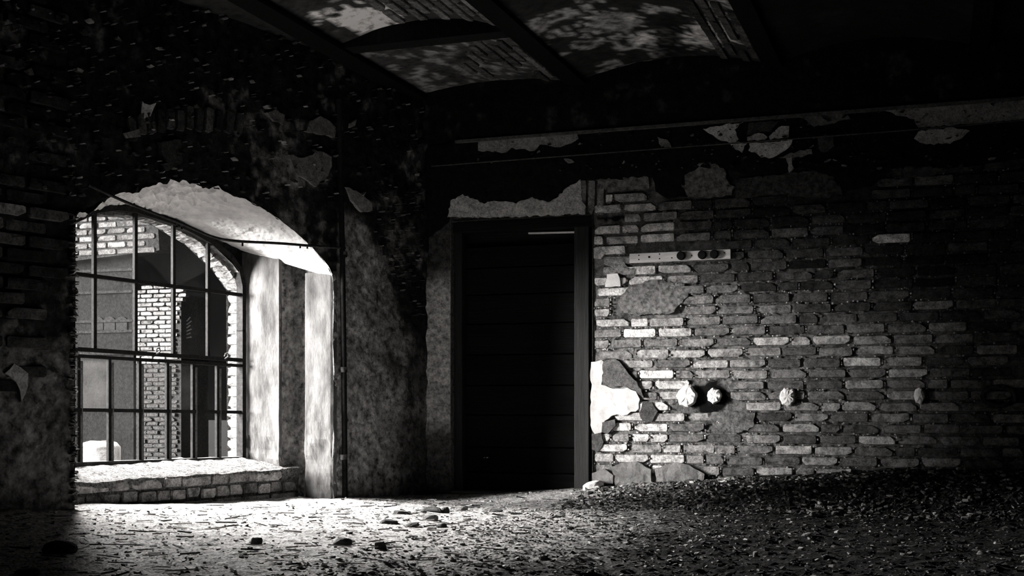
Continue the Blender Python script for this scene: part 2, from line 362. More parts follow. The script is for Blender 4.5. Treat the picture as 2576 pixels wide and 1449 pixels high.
# bricks
noBrick = [[back(*p) for p in q] for q in [white, over]+mort[:6]]+voids
def in_any(x, z, polys):
    q = np.array([[x, z]]); return any(inside(q, p)[0] for p in polys)
batten_box = (back(1583, 642)[0], back(1838, 630)[0], back(1583, 642)[1])
cands = []
for k in range(-9, 22):
    zc = .74+.074*k
    x = DX1+.005-.26*random.random()
    if k % 2: x -= .13
    while x < 4.25:
        L = .245*random.choice([1, 1, 1, 1, 1, .5, .96, .9]); x1 = x+L
        a, b = max(x, DX1+.012), x1
        x = x1+random.uniform(.010, .02)
        if b-a < .05: continue
        xc = (a+b)/2
        if zc < floor_z(xc, -.02)-.03: continue
        px, py = to_px(xc, 0, zc)
        ylim = np.interp(px, [1490, 1520, 1640, 1720, 1840, 2010, 2120, 2240, 2400, 2580], [455, 475, 490, 505, 500, 505, 505, 440, 415, 395])
        if py < ylim or px > 2600: continue
        if in_any(xc, zc, noBrick) or in_any(xc-.38*(b-a), zc, [cav]) or in_any(xc+.38*(b-a), zc, [cav]): continue
        if zc > 2.09-.0 and a < back(1524, 500)[0]: a = back(1524, 500)[0]; xc = (a+b)/2
        if b-a < .04: continue
        if batten_box[0]-.05 < xc < batten_box[1]-.02 and abs(zc-(batten_box[2]+.013)) < .035: continue
        t = .25*math.exp(random.gauss(0, .55))
        soot = float(sstep(zc, 1.0, 1.6)*sstep(xc, 1.65, 2.1))  # brick tone drops upwards and to the right
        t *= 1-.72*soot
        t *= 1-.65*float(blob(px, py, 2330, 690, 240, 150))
        t *= 1+2.8*float(blob(px, py, 1580, 640, 150, 110))  # window light beside the door painted in as paler bricks
        t *= 1.15-.3*float(sstep(xc, 1.7, 2.3))  # light falloff to the right put into the brick tone
        if 2150 < px < 2250 and 592 < py < 616: t = .75
        if 2330 < px < 2450 and 430 < py < 470: t *= 2.2
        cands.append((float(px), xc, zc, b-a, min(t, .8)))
cands.sort()
print('back bricks', len(cands))
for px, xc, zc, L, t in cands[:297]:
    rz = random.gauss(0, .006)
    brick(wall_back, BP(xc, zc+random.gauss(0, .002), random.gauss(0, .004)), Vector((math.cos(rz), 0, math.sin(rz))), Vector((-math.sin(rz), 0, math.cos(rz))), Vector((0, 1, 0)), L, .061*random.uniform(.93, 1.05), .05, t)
for px in (1466, 1488, 1511):                                 # the three bricks on end above the door corner
    x, z = back(px, 496)
    brick(wall_back, BP(x, z, .004), Vector((.03, 0, 1)), Vector((-1, 0, .03)), Vector((0, 1, 0)), .25, .055, .05, .2)
rest = cands[297:]
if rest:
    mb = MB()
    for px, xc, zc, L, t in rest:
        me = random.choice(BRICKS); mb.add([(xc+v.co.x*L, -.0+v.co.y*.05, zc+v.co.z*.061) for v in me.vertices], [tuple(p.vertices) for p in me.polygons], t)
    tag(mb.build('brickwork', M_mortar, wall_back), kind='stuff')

# loose mortar crumbs left in the joints
mb = MB(); Rc = np.random.default_rng(31)
for px, xc, zc, L, t in cands:
    for q in range(16):
        x = xc+Rc.uniform(-.5, .5)*L if q < 11 else xc+.5*L+.008; z = zc-.037+Rc.normal(0, .004) if q < 11 else zc+Rc.uniform(-.03, .03)
        if Rc.random() < .35: continue
        sz = Rc.uniform(.0025, .006); c = np.array([(-1, -1, -1), (1, -1, -1), (1, 1, -1), (-1, 1, -1), (-1, -1, 1), (1, -1, 1), (1, 1, 1), (-1, 1, 1)])*Rc.uniform(.4, 1.2, (8, 3))*sz+np.array([x, -.003, z])
        mb.box8(c.tolist(), float(Rc.choice([.12, .25, .45]))*(.5 if zc > 1.5 else 1))
tag(mb.build('mortar_crumbs', M_chip, wall_back), kind='stuff')

# ================================================================== DOOR
door = tag(empty('door_1'), 'charred plank door in a heavy dark frame', kind='structure')
def dbox(name, x0, x1, y0, y1, z0, z1, tone, mat, parent=None):
    mb = MB(); mb.box((x0, y0, z0), (x1, y1, z1), tone); o = mb.build(name, mat, parent or door)
    bv = o.modifiers.new('soft', 'BEVEL'); bv.width = .006; bv.segments = 2; return o
px0 = back(1447, 900, -.06)[0]; px1 = back(1484, 900, -.06)[0]
dbox('frame_post', px0, px1, .03, .16, -.05, DZ1-.02, .015, M_post)
dbox('frame_post', DX0+.005, DX0+.07, .06, .16, -.05, DZ1-.02, .008, M_post)
dbox('frame_head', DX0+.01, DX1-.01, .025, .16, DZ1-.085, DZ1-.006, .006, M_wood)
zz = [.0, .17, .36, .60, .82, 1.05, 1.28, 1.50, 1.70, 1.86]
for i in range(len(zz)-1):
    dbox('plank', DX0+.06, px0+.01, .12+random.uniform(0, .012), .17, zz[i]+.004, zz[i+1]-.004, .0025*random.uniform(.6, 1.5), M_wood)
a = back(1330, 587, -.11); b = back(1455, 584, -.11)
mb = MB(); mb.bar(BP, a, b, .010, -.125, -.10, .8); o = mb.build('light_slit_strip', M_wood, door); o['label'] = 'pale strip standing for the slit of light over the planks'  # pale strip painted in for the slit of light above the planks
for px in (1219, 1226):
    x, z = back(px, 1151, -.12); mb = MB(); mb.tube([(x, .13, z), (x, .108, z), (x, .105, z)], [.004, .004, .002], 8, .8); mb.build('pale_dot', M_iron, door)  # two tiny bright points drawn as pale dots on the planks
mb = MB(); mb.box((DX0, .0, -.1), (DX1, .14, .035), .12); o = mb.build('threshold', M_wood, door)
mb = MB(); mb.box((DX0-.3, .19, -.2), (DX1+.2, .3, DZ1+.2), .01); mb.build('door_backing', M_wood, door)

# ================================================================== WALL LEFT (with the arched window)
wall_left = tag(empty('wall_left'), 'thick sooty wall with a deep arched window recess', kind='structure')
front_px = [(190, 545), (215, 528), (250, 510), (300, 486), (350, 467), (400, 459), (450, 455), (500, 460), (560, 477), (620, 502), (680, 536), (740, 580), (790, 627), (825, 668), (840, 700)]
front = [left(*p) for p in front_px]                          # (s, z), left springing first
SR, SL = front[-1][0], front[0][0]
open_poly = [(SL, -.1)]+front+[(SR, -.1)]
open_r = ragged(front, .03, .012, 5); open_r = [(SL+.0, -.1), (SL, .4), (SL, .9), (SL, 1.4)]+open_r[:-int(1)]+[(SR, 1.3), (SR, .9), (SR, .5), (SR, -.1)]
# keep the roughened line from closing back along the opening
open_r = [p for p in open_r if p[1] < 2.1]
fr2 = []
for i in range(len(front)-1):
    a, b = Vector(front[i]), Vector(front[i+1]); k = max(1, int((b-a).length/.03))
    for j in range(k):
        p = a.lerp(b, j/k); amp = .016 if i < 8 else .006
        fr2.append((p.x+random.uniform(-amp, amp)*.5, p.y+random.uniform(-amp, amp)))
open_r = [(SL, -.1), (SL+.01, .3), (SL-.005, .7), (SL+.01, 1.1), (SL, 1.4)]+fr2+[(SR, 1.5), (SR+.004, 1.1), (SR-.003, .7), (SR+.004, .3), (SR, -.1)]
def left_tone(V):
    S, Z = V[:, 0], V[:, 1]
    px, py = to_px(T.x*S, T.y*S, Z)
    n = fbm(S, Z, .35, 5, 61); n2 = fbm(S, Z, .09, 4, 62)
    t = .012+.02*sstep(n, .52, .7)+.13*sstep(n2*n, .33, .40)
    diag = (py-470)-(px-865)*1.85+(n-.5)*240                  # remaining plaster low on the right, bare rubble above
    r = sstep(diag, -20, 60)*(px > 850)*(1-.8*sstep(px+(n-.5)*160, 930, 1040))  # last factor paints the corner's shade into the plaster tone
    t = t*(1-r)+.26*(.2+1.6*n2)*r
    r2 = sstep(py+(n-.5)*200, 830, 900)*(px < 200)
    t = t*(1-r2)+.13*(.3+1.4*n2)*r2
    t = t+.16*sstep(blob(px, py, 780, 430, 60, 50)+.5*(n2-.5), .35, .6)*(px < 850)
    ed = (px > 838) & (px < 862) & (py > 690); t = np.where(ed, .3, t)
    return t
def left_rough(V): pass
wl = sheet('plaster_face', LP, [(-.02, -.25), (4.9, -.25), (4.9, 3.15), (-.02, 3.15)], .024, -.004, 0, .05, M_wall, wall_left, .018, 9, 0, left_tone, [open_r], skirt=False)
# jambs: vertical prisms from plan profiles (s, h); soffit lofted between the front arch and the frame arch
FH, OH = -.80, -.98
arch_px = [(125, 592), (160, 560), (195, 541), (240, 522), (290, 515), (340, 520), (390, 535), (440, 552), (480, 570), (530, 594), (575, 614), (612, 632)]
arch_b = [left(*p, FH) for p in arch_px]
def interp_poly(P, t):
    P = [Vector(p) for p in P]; L = [0]
    for i in range(len(P)-1): L.append(L[-1]+(P[i+1]-P[i]).length)
    L = np.array(L)/L[-1]; xs_ = [p.x for p in P]; zs_ = [p.y for p in P]
    return np.interp(t, L, xs_), np.interp(t, L, zs_)
nu, nv = 90, 34
us = np.linspace(0, 1, nu); fs_, fz_ = interp_poly(front, us); bs_, bz_ = interp_poly(arch_b, us)
V = []; Tn = []
for j in range(nv):
    v = j/(nv-1)
    for i in range(nu):
        s = fs_[i]*(1-v)+bs_[i]*v; z = fz_[i]*(1-v)+bz_[i]*v
        r = float(fbm(us[i]*3.0, v, .12, 4, 71)); r2 = float(fbm(us[i]*3.0, v*1.2, .05, 3, 72))
        rag = float(1-sstep(us[i]+.18*(r-.5), .45, .62))
        z += (r-.5)*(.014+.07*rag)+(r2-.5)*(.012+.05*rag) if 0 < i < nu-1 else 0
        V.append(LP(s, z, FH*v*1.0)); 
        Tn.append((.42*(.7+.6*r))*(1-rag)+rag*(.50*(.35+1.3*r2)))
mesh_obj('arch_soffit', V, [(j*nu+i, (j+1)*nu+i, (j+1)*nu+i+1, j*nu+i+1) for j in range(nv-1) for i in range(nu-1)], M_white, wall_left, Tn)
def prism(name, prof, z0, z1fn, tone, seed, nz=60, sub=.02, amp=.006, mat=None, tonefn=None):
    P = []
    for i in range(len(prof)-1):
        a, b = Vector(prof[i]), Vector(prof[i+1]); k = max(1, int((b-a).length/sub))
        P += [a.lerp(b, j/k) for j in range(k)]
    P.append(Vector(prof[-1])); n = len(P); V = []; Tn = []
    for j in range(nz):
        for i, p in enumerate(P):
            z1 = z1fn(p.y); z = z0+(z1-z0)*j/(nz-1)
            q = float(fbm(i*sub, z, .12, 4, seed)-.5)
            rg = 1+3.5*float(1-sstep(z, .35, .75))
            V.append(LP(p.x+q*amp*2*rg, z, p.y+q*amp*rg)); Tn.append(tone*(.8+.8*(q+.25)) if tonefn is None else tonefn(p, z, q))
    return mesh_obj(name, V, [(j*n+i, j*n+i+1, (j+1)*n+i+1, (j+1)*n+i) for j in range(nz-1) for i in range(n-1)], mat or M_jamb, wall_left, Tn, False)
zsof = lambda h: 1.60+(-h/.8)*.22+.03
b765 = left(765, 900, -.27)[0]; e705 = left(705, 900, -.44)[0]; f612 = left(614, 900, FH)[0]
prism('jamb_pier', [(SR-.03, .0), (SR+.0, -.004), (SR+.012, -.02), (b765+.004, -.25), (b765-.01, -.27), (b765-.10, -.29)], -.1, lambda h: 1.565+.02, .065, 81)
prism('jamb_groove', [(b765-.10, -.28), (b765-.10, -.44), (e705+.002, -.44)], -.1, lambda h: 1.74, .22, 82, amp=.008, mat=M_wall)
prism('jamb_pier', [(e705-.01, -.435), (e705+.008, -.445), (e705+.004, -.47), (f612, FH-.02)], -.1, lambda h: 1.70+(-h-.44)*.16, .065, 83)
bl = arch_b[0][0]
prism('jamb_pier', [(bl, FH), (SL-.04, -.06), (SL, 0)], -.1, lambda h: 1.72, .3, 84, nz=30, sub=.06)
# outer skin of the wall with the outside opening, and the rest of the wall as a slab
ext = [(1.075, -.1), (1.085, 1.50), (1.22, 1.63), (1.48, 1.79), (1.78, 1.89), (2.05, 1.905), (2.35, 1.87), (2.58, 1.76), (2.68, 1.66), (2.69, -.1)]
sheet('outer_skin', LP, [(-.45, -.6), (4.95, -.6), (4.95, 3.4), (-.45, 3.4)], .25, OH, 0, .3, M_mortar, wall_left, 0, 9, 0, None, [ext], skirt=False)
mb = MB()
c = [LP(4.85, -.4, -.98), LP(4.85, -.4, 0), LP(11.5, -.4, 0), LP(11.5, -.4, -.98)]; c2 = [LP(p.dot(T), 3.3, p.dot(N)) for p in c]
mb.box8(c+c2, .05)
mb.bar(LP, (-.2, -.2), (-.2, 3.4), .5, -.98, -.02, .05)
mb.build('wall_core', M_wall, wall_left)
# outside reveal and arch, brick by brick (behind the frame)
for k in range(21):
    z = .02+.0745*k
    if z > 1.5: break
    brick(wall_left, LP(1.075, z, -.90), -N, Vector((0, 0, 1)), -T, .155*random.uniform(.94, 1.04), .063, .09, .13*math.exp(random.gauss(0, .25)))
bk = [(1.085, 1.50)]+ext[2:9]
for i in range(32):
    t0 = (i+.5)/32; s, z = interp_poly(bk, t0); s2, z2 = interp_poly(bk, min(t0+.01, 1)); s1, z1 = interp_poly(bk, max(t0-.01, 0))
    tg = (LP(s2, z2)-LP(s1, z1)).normalized(); nrm = tg.cross(N).normalized()
    if nrm.z < 0: nrm = -nrm
    brick(wall_left, LP(s, z, -.90), -N, tg, nrm, .155*random.uniform(.94, 1.04), .062, .1, .13*math.exp(random.gauss(0, .25)))
# reveal lining behind those bricks
V = []; fsx = []
lin = [(1.055, -.1), (1.06, 1.52)]+[(s+( -.0), z+.035) for s, z in ext[2:8]]+[(2.72, 1.69), (2.72, -.1)]
for s, z in lin: V += [LP(s, z, FH+.02), LP(s, z, OH)]
mesh_obj('reveal_mortar', V, [(2*i, 2*i+1, 2*i+3, 2*i+2) for i in range(len(lin)-1)], M_mortar, wall_left, [.16]*len(V))
# sooty bricks left of the window and over the arch
for k in range(0, 36):
    zc = .78+.075*k
    if zc > 3.0: break
    s = SL+.05+(.13 if k % 2 else 0)
    while s < 4.0:
        L = .245; sc = s+L/2; s += L+.016
        px, py = to_px(T.x*sc, T.y*sc, zc)
        if zc < 1.15 and random.random() < .7: continue
        if random.random() < (.12 if zc < 2 else .35): continue
        t = .025*math.exp(random.gauss(0, .6))
        if 520 < py < 600: t *= 3
        brick(wall_left, LP(sc, zc, .012+random.gauss(0, .005)), -T, Vector((0, 0, 1)), -N, L, .062, .04, t)
for px in (330, 354, 378, 402, 427, 451, 475, 499, 524, 549, 574, 600):
    py = 300-(px-465)*.02+((px-465)/150)**2*24+random.uniform(-4, 4)
    s, z = left(px, py); a = -(px-465)/330*.45
    brick(wall_left, LP(s, z, .016), LP(math.sin(a), math.cos(a)), LP(math.cos(a), -math.sin(a)), -N, .135*random.uniform(.85, 1.15), .06, .045, .07*math.exp(random.gauss(0, .6)))
for i, (p, t) in enumerate([([(722, 390), (760, 397), (800, 380), (828, 395), (830, 420), (820, 445), (800, 455), (790, 470), (770, 455), (745, 440), (730, 415)], .2),
    ([(668, 285), (690, 275), (712, 290), (708, 315), (685, 305)], .16), ([(765, 330), (775, 305), (800, 292), (825, 305), (842, 322), (838, 345), (810, 340)], .18),
    ([(352, 258), (358, 264), (372, 266), (385, 259), (383, 276), (372, 290), (352, 301)], .75), ([(876, 310), (892, 300), (888, 320), (878, 322)], .3),
    ([(865, 470), (900, 485), (925, 505), (932, 530), (905, 535), (880, 505)], .28), ([(310, 335), (345, 325), (350, 345), (318, 348)], .2),
    ([(8, 940), (30, 915), (62, 940), (66, 970), (50, 1010), (44, 980), (20, 945)], .35), ([(395, 360), (450, 352), (455, 410), (420, 430)], .05), ([(60, 178), (76, 172), (80, 188), (70, 192)], .2)]):
    patch('plaster_patch', LP, left, p, t, .02, M_plaster, wall_left, .03, 120+i, .006)
# curled flakes of old plaster and mortar on the sooty face
def flakes(name, pf, unproj, n, x0, x1, y0, y1, ok, parent, tones, seed):
    Q = np.random.default_rng(seed); mb = MB(); k = 0
    while k < n:
        px, py = Q.uniform(x0, x1), Q.uniform(y0, y1)
        if not ok(px, py): continue
        k += 1; a, b = unproj(px, py); r = .003*(5 ** (Q.random()**1.6)); th = Q.normal(.15, .5); m = 5; top = []; bot = []
        for i in range(m):
            g = 2*math.pi*i/m+Q.uniform(-.4, .4); rr = r*Q.uniform(.4, 1.2); u = rr*math.cos(g)*1.8; v = rr*math.sin(g)*.6
            x = a+u*math.cos(th)-v*math.sin(th); y = b+u*math.sin(th)+v*math.cos(th); h = .022+.018*Q.random()
            top.append(pf(x, y, h)); bot.append(pf(a+(x-a)*.8, b+(y-b)*.8, -.01))
        mb.add(top+bot, [tuple(range(m))]+[(i, m+i, m+(i+1) % m, (i+1) % m) for i in range(m)], float(Q.choice(tones)))
    return tag(mb.build(name, M_chip, parent), kind='stuff')
arch_y = lambda px: float(np.interp(px, [p[0] for p in front_px], [p[1] for p in front_px]))
flakes('plaster_flakes', LP, left, 650, 0, 1060, 0, 500, lambda x, y: (y < arch_y(x)-4 if 185 < x < 850 else True), wall_left, [.01, .03, .07, .22], 71)
flakes('plaster_flakes', LP, left, 160, 940, 1062, 480, 900, lambda x, y: (y-470) < (x-865)*1.85, wall_left, [.01, .05, .14], 72)
flakes('plaster_flakes', LP, left, 200, 175, 200, 540, 1280, lambda x, y: x < 187, wall_left, [.05, .1, .3], 73)
flakes('plaster_flakes', BP, back, 260, 1120, 2560, 250, 430, lambda x, y: y > 350-.077*(x-1210)+6, wall_back, [.01, .04, .15], 74)
# sill: rubble topped ledge on brick courses
sill = tag(empty('window_sill'), 'brick window ledge covered with pale rubble', kind='structure')
ss = np.arange(1.02, 3.12, .02); hs = np.linspace(-.83, -.325, 26)
gs, gh = np.meshgrid(ss, hs); zt = np.interp(gh, [-.83, -.33], [.315, .238])+.022*(fbm(gs, gh, .05, 4, 91)-.5)+.02*(fbm(gs, gh, .14, 3, 92)-.5)
gh2 = gh+np.where(gh > -.34, .012*(fbm(gs, gs*0, .09, 3, 93)-.5)*2, 0)
n = len(ss); V = [LP(s, z, h) for s, z, h in zip(gs.ravel(), zt.ravel(), gh2.ravel())]
b = len(V); V += [LP(s, .12, -.345) for s in ss]; V += [LP(s, -.1, -.345) for s in ss]
fsx = [(j*n+i, j*n+i+1, (j+1)*n+i+1, (j+1)*n+i) for j in range(len(hs)-1) for i in range(n-1)]
fsx += [((len(hs)-1)*n+i, (len(hs)-1)*n+i+1, b+i+1, b+i) for i in range(n-1)]+[(b+i, b+i+1, b+n+i+1, b+n+i) for i in range(n-1)]
tn = list((.22*(.6+.8*fbm(gs, gh, .04, 3, 94))).ravel())+[.08]*(2*n)
mesh_obj('ledge_rubble', V, fsx, M_soil, sill, tn)
s = 1.20
while s < 2.95:
    L = random.choice([.24, .25, .13, .24]); 
    brick(sill, LP(s+L/2, .198+.004*random.gauss(0, 1), -.325+random.gauss(0, .004)), -T, Vector((0, 0, 1)), -N, L, .062, .06, .28*math.exp(random.gauss(0, .25))); s += L+.012
s = 1.06
while s < 2.95:
    L = .108*random.uniform(.93, 1.05)
    brick(sill, LP(s+L/2, .118+.01*(s-1)/2+.004*random.gauss(0, 1), -.328+random.gauss(0, .006)), -T, Vector((0, 0, 1)), -N, L, .07*random.uniform(.92, 1.02), .06, .2*math.exp(random.gauss(0, .3))); s += L+.018
s = 1.06
while s < 2.0:
    L = .24; brick(sill, LP(s+L/2, .045, -.33), -T, Vector((0, 0, 1)), -N, L, .062, .06, .2); s += L+.014

# ================================================================== WINDOW
win = tag(empty('window_1'), 'arched iron window with many small panes', kind='structure')
WL = lambda px, py: left(px, py, FH)
fa_px = [(125, 600), (160, 568), (195, 548), (240, 529), (290, 523), (340, 530), (390, 545), (440, 563), (480, 582), (530, 610), (575, 645), (598, 678), (607, 720)]
fa = [WL(*p) for p in fa_px]
sR = WL(607, 900)[0]; sL = fa[0][0]
zb = lambda s: np.interp(s, [1.064, 2.511], [.303, .322])
mb = MB()
ol = fa+[(sR, 1.2), (sR, .29)]
def strip(mb, pts, wid, h0, h1, tone):
    for i in range(len(pts)-1):
        a, b = Vector(pts[i]), Vector(pts[i+1]); d = (b-a).normalized()*.006; mb.bar(LP, a-d, b+d, wid, h0, h1, tone)
strip(mb, ol, .034, FH-.03, FH+.03, .012); strip(mb, [(sL, .3), fa[0]], .034, FH-.03, FH+.03, .03)
strip(mb, [(sL, .315), (sR, .295)], .03, FH-.03, FH+.03, .05)
mb.build('arched_frame', M_iron, win)
def arch_z(s):
    return float(np.interp(s, [p[0] for p in fa][::-1], [p[1] for p in fa][::-1]))
def line(pa, pb):
    (s0, z0), (s1, z1) = WL(*pa), WL(*pb); return lambda s: z0+(z1-z0)*(s-s0)/(s1-s0)
m1 = line((190, 689), (605, 742)); tr1 = line((190, 878), (605, 906)); tr2 = line((190, 895), (605, 920)); m2 = line((190, 1031), (605, 1037))
up = [WL(px, 750)[0] for px in (237, 340, 436, 523)]; lw = [WL(px, 1000)[0] for px in (204-6, 274, 350, 420, 485, 546)]
lw = [2.26+.0, *[WL(px, 1000)[0] for px in (274, 350, 420, 485, 546)]]
lw = [sL-.0, (sL+WL(196, 1000)[0])/2*0+WL(196, 1000)[0]]+[WL(px, 1000)[0] for px in (274, 350, 420, 485, 546)]+[sR]
up = [sL]+up+[sR]
def bar(name, pts, wid, dep, tone=.010, hoff=0):
    mb = MB(); strip(mb, pts, wid, FH-dep/2+hoff, FH+dep/2+hoff, tone); return mb.build(name, M_iron, win)
for s in up[1:-1]: bar('glazing_bar', [(s, arch_z(s)), (s, tr1(s))], .024, .022)
for s in lw[1:-1]:
    gb = bar('glazing_bar', [(s, tr2(s)), (s, zb(s))], .022, .022)
    mb = MB(); mb.bar(LP, (s-.017, tr2(s)-.03), (s-.017, zb(s)), .007, FH-.01, FH+.022, .10); o = mb.build('putty_line', M_plaster, gb); o['label'] = 'pale flaking putty'
for z in (m1,): bar('cross_bar', [(sL, z(sL)), (sR, z(sR))], .022, .035, hoff=.002)
bar('cross_bar', [(sL, m2(sL)), (sR, m2(sR))], .022, .035, hoff=.002)
bar('transom', [(sL, tr1(sL)), (sR, tr1(sR))], .024, .05); bar('transom', [(sL, tr2(sL)), (sR, tr2(sR))], .020, .045)
for px, py in ((385, 884), (557, 897)):
    s, z = WL(px, py); mb = MB()
    mb.tube([LP(s, z-.02, FH+.03), LP(s-.012, z, FH+.055), LP(s, z+.022, FH+.06), LP(s+.018, z+.018, FH+.06), LP(s+.018, z, FH+.05)], .006, 8, .06)
    mb.build('casement_stay', M_iron, win)
def pane(pts, mat):
    n = len(pts); V = [LP(s, z, FH-.002) for s, z in pts]+[LP(s, z, FH+.002) for s, z in pts]
    fs = [tuple(range(n)), tuple(range(n, 2*n))[::-1]]+[(i, (i+1) % n, n+(i+1) % n, n+i) for i in range(n)]
    mesh_obj('pane', V, fs, mat, win)
for i in range(5):
    a, b = up[i], up[i+1]                                     # s decreases to the right
    top = [(s, arch_z(s)) for s in np.linspace(b, a, 6)]
    pane([(a, m1(a)), (b, m1(b))]+top, M_glass if i > 1 else M_dirty)
    pane([(a, tr1(a)), (b, tr1(b)), (b, m1(b)), (a, m1(a))], M_glass if i > 1 else M_dirty)
for i in range(7):
    a, b = lw[i], lw[i+1]
    g = [M_frost, M_frost, M_dirty, M_dirty, M_dirty, M_glass, M_glass][i]
    pane([(a, m2(a)), (b, m2(b)), (b, tr2(b)), (a, tr2(a))], g)
    pane([(a, zb(a)), (b, zb(b)), (b, m2(b)), (a, m2(a))], M_dirty if i < 3 else M_glass)

# ================================================================== CEILING (jack arches between beams)
ceil = tag(empty('ceiling'), 'sooty brick vaults between dark beams with peeling paint', kind='structure')
ZB = 3.0
def vault_bay(x0, x1, y0, y1, rise, tonefn, seed):
    xs = np.arange(x0, x1+.001, (x1-x0)/max(6, int((x1-x0)/.03))); ys = np.arange(y0, y1+.001, (y1-y0)/max(4, int((y1-y0)/.035)))
    gx, gy = np.meshgrid(xs, ys); t = (gx-(x0+x1)/2)/((x1-x0)/2)
    gz = ZB+rise*(1-t*t)+.012*(fbm(gx, gy, .1, 4, seed)-.5)
    px, py = to_px(gx, gy, gz); tn = tonefn(gx, gy, px, py)
    n = len(xs); V = np.stack([gx.ravel(), gy.ravel(), gz.ravel()], 1).tolist()
    mesh_obj('vault', V, [(j*n+i, (j+1)*n+i, (j+1)*n+i+1, j*n+i+1) for j in range(len(ys)-1) for i in range(n-1)], M_ceil, ceil, tn.ravel())
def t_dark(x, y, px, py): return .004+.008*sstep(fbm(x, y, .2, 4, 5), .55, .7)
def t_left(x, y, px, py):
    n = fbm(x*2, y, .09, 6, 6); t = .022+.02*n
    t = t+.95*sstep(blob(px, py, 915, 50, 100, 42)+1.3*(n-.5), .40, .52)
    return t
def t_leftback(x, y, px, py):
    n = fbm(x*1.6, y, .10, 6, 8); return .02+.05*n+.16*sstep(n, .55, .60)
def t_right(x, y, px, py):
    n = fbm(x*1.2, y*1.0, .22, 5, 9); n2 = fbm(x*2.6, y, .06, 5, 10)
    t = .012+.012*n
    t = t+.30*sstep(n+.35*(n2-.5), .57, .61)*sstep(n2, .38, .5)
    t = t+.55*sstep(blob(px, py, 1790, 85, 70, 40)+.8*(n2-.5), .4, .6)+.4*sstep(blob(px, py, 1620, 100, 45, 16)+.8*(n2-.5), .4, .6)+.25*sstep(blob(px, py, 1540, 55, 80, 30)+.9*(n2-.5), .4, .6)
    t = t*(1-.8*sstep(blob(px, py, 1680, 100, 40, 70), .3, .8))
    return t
YC0, YC1 = -1.38, -1.24
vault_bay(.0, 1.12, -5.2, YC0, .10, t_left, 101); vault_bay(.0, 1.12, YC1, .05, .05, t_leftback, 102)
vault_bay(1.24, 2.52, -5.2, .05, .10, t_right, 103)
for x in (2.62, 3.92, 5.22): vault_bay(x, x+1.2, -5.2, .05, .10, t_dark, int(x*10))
def slab(mb, z0, z1, s0, s1, tone, x1=7.0):                 # a slab that ends inside the left wall
    a = LP(s0, 0, -.5); b = LP(s1, 0, -.5); q = [(a.x, a.y), (x1, a.y), (x1, b.y), (b.x, b.y)][::-1]
    mb.box8([(x, y, z0) for x, y in q]+[(x, y, z1) for x, y in q], tone)
mb = MB(); slab(mb, 3.16, 3.35, -.6, 11.6, .02); slab(mb, 3.0, 3.2, 5.4, 11.6, .02); slab(mb, 3.05, 3.2, -.4, 5.4, .02, .0)
mb.build('ceiling_slab', M_ceil, ceil)
def beam(x0, x1, y0, y1, z0, tone=.004):
    b = MB(); b.box((x0, y0, z0), (x1, y1, 3.14), tone); b.box((x0-.02, y0, z0-.012), (x1+.02, y1, z0+.012), tone); b.build('beam', M_iron, ceil)
beam(1.13, 1.23, -5.3, 0, 2.975); beam(2.53, 2.61, -5.3, 0, 2.975); beam(3.84, 3.91, -5.3, 0, 2.975); beam(-.12, .0, -5.3, 0, 2.965)
b = MB(); b.box((.0, YC0, 2.975), (1.12, YC1, 3.14), .008); b.build('cross_beam', M_iron, ceil)
# downstand along the brick wall: soot black, paler only on its lower lip
zl = back(1450, 337)[1]; zu = back(1450, 205)[1]
sheet('lintel_band', BP, [(-.1, zl), (5.0, zl+.01), (5.0, 3.12), (-.1, 3.12)], .03, .035, 0, .012, M_wall, ceil, .008, 12, 0, lambda V: .005+.03*sstep(fbm(V[:, 0], V[:, 1], .09, 4, 13), .66, .74), label='soot blackened band')
b = MB(); b.bar(BP, (0.25, zl), (5.0, zl+.01), .018, -.01, .05, .10); b.build('band_lip', M_plaster, ceil)
# bricks of the vaults
def vbrick(xa, ya, L, x0, x1, rise, tone):
    t = (xa-(x0+x1)/2)/((x1-x0)/2); z = ZB+rise*(1-t*t)-.016; sl = -2*rise*t/((x1-x0)/2)
    ex = Vector((0, 1, 0)); ez = Vector((1, 0, sl)).normalized(); brick(ceil, Vector((xa, ya, z)), ex, ez, ex.cross(ez) if ex.cross(ez).z > 0 else ez.cross(ex), L, .058, .03, tone)
for i in range(9):
    x = .44+.076*i
    for k in range(6):
        if x > 1.1: break
        y = YC0-.02-.13-.262*k+(.13 if i % 2 else 0)
        if y+.12 > YC0: continue
        vbrick(x, y, .245, .0, 1.12, .10, .13*math.exp(random.gauss(0, .3)))
for i in range(8):
    for k in range(4):
        if random.random() < .45: continue
        y = -.16-.262*k+(.13 if i % 2 else 0)
        if y > -.14 or y-.13 < YC1: continue
        vbrick(.5+.076*i, y, .245, .0, 1.12, .05, .09*math.exp(random.gauss(0, .3)))
for i in range(4):
    for k in range(5):
        if random.random() < .25: continue
        vbrick(2.24+.076*i, -.16-.262*k-(.13 if i % 2 else 0), .245, 1.24, 2.52, .10, .06*math.exp(random.gauss(0, .4)))
# remaining shell behind the viewer
wf = tag(MB(), None) if False else None
mb = MB(); mb.box((-3.2, -11.6, -.4), (7, -11.2, 3.4), .08); tag(mb.build('wall_front', M_wall), 'plain grimy wall opposite the doorway', kind='structure')
mb = MB(); mb.box((6.4, -11.6, -.4), (6.8, .5, 3.4), .08); tag(mb.build('wall_right', M_wall), 'plain grimy wall on the right', kind='structure')

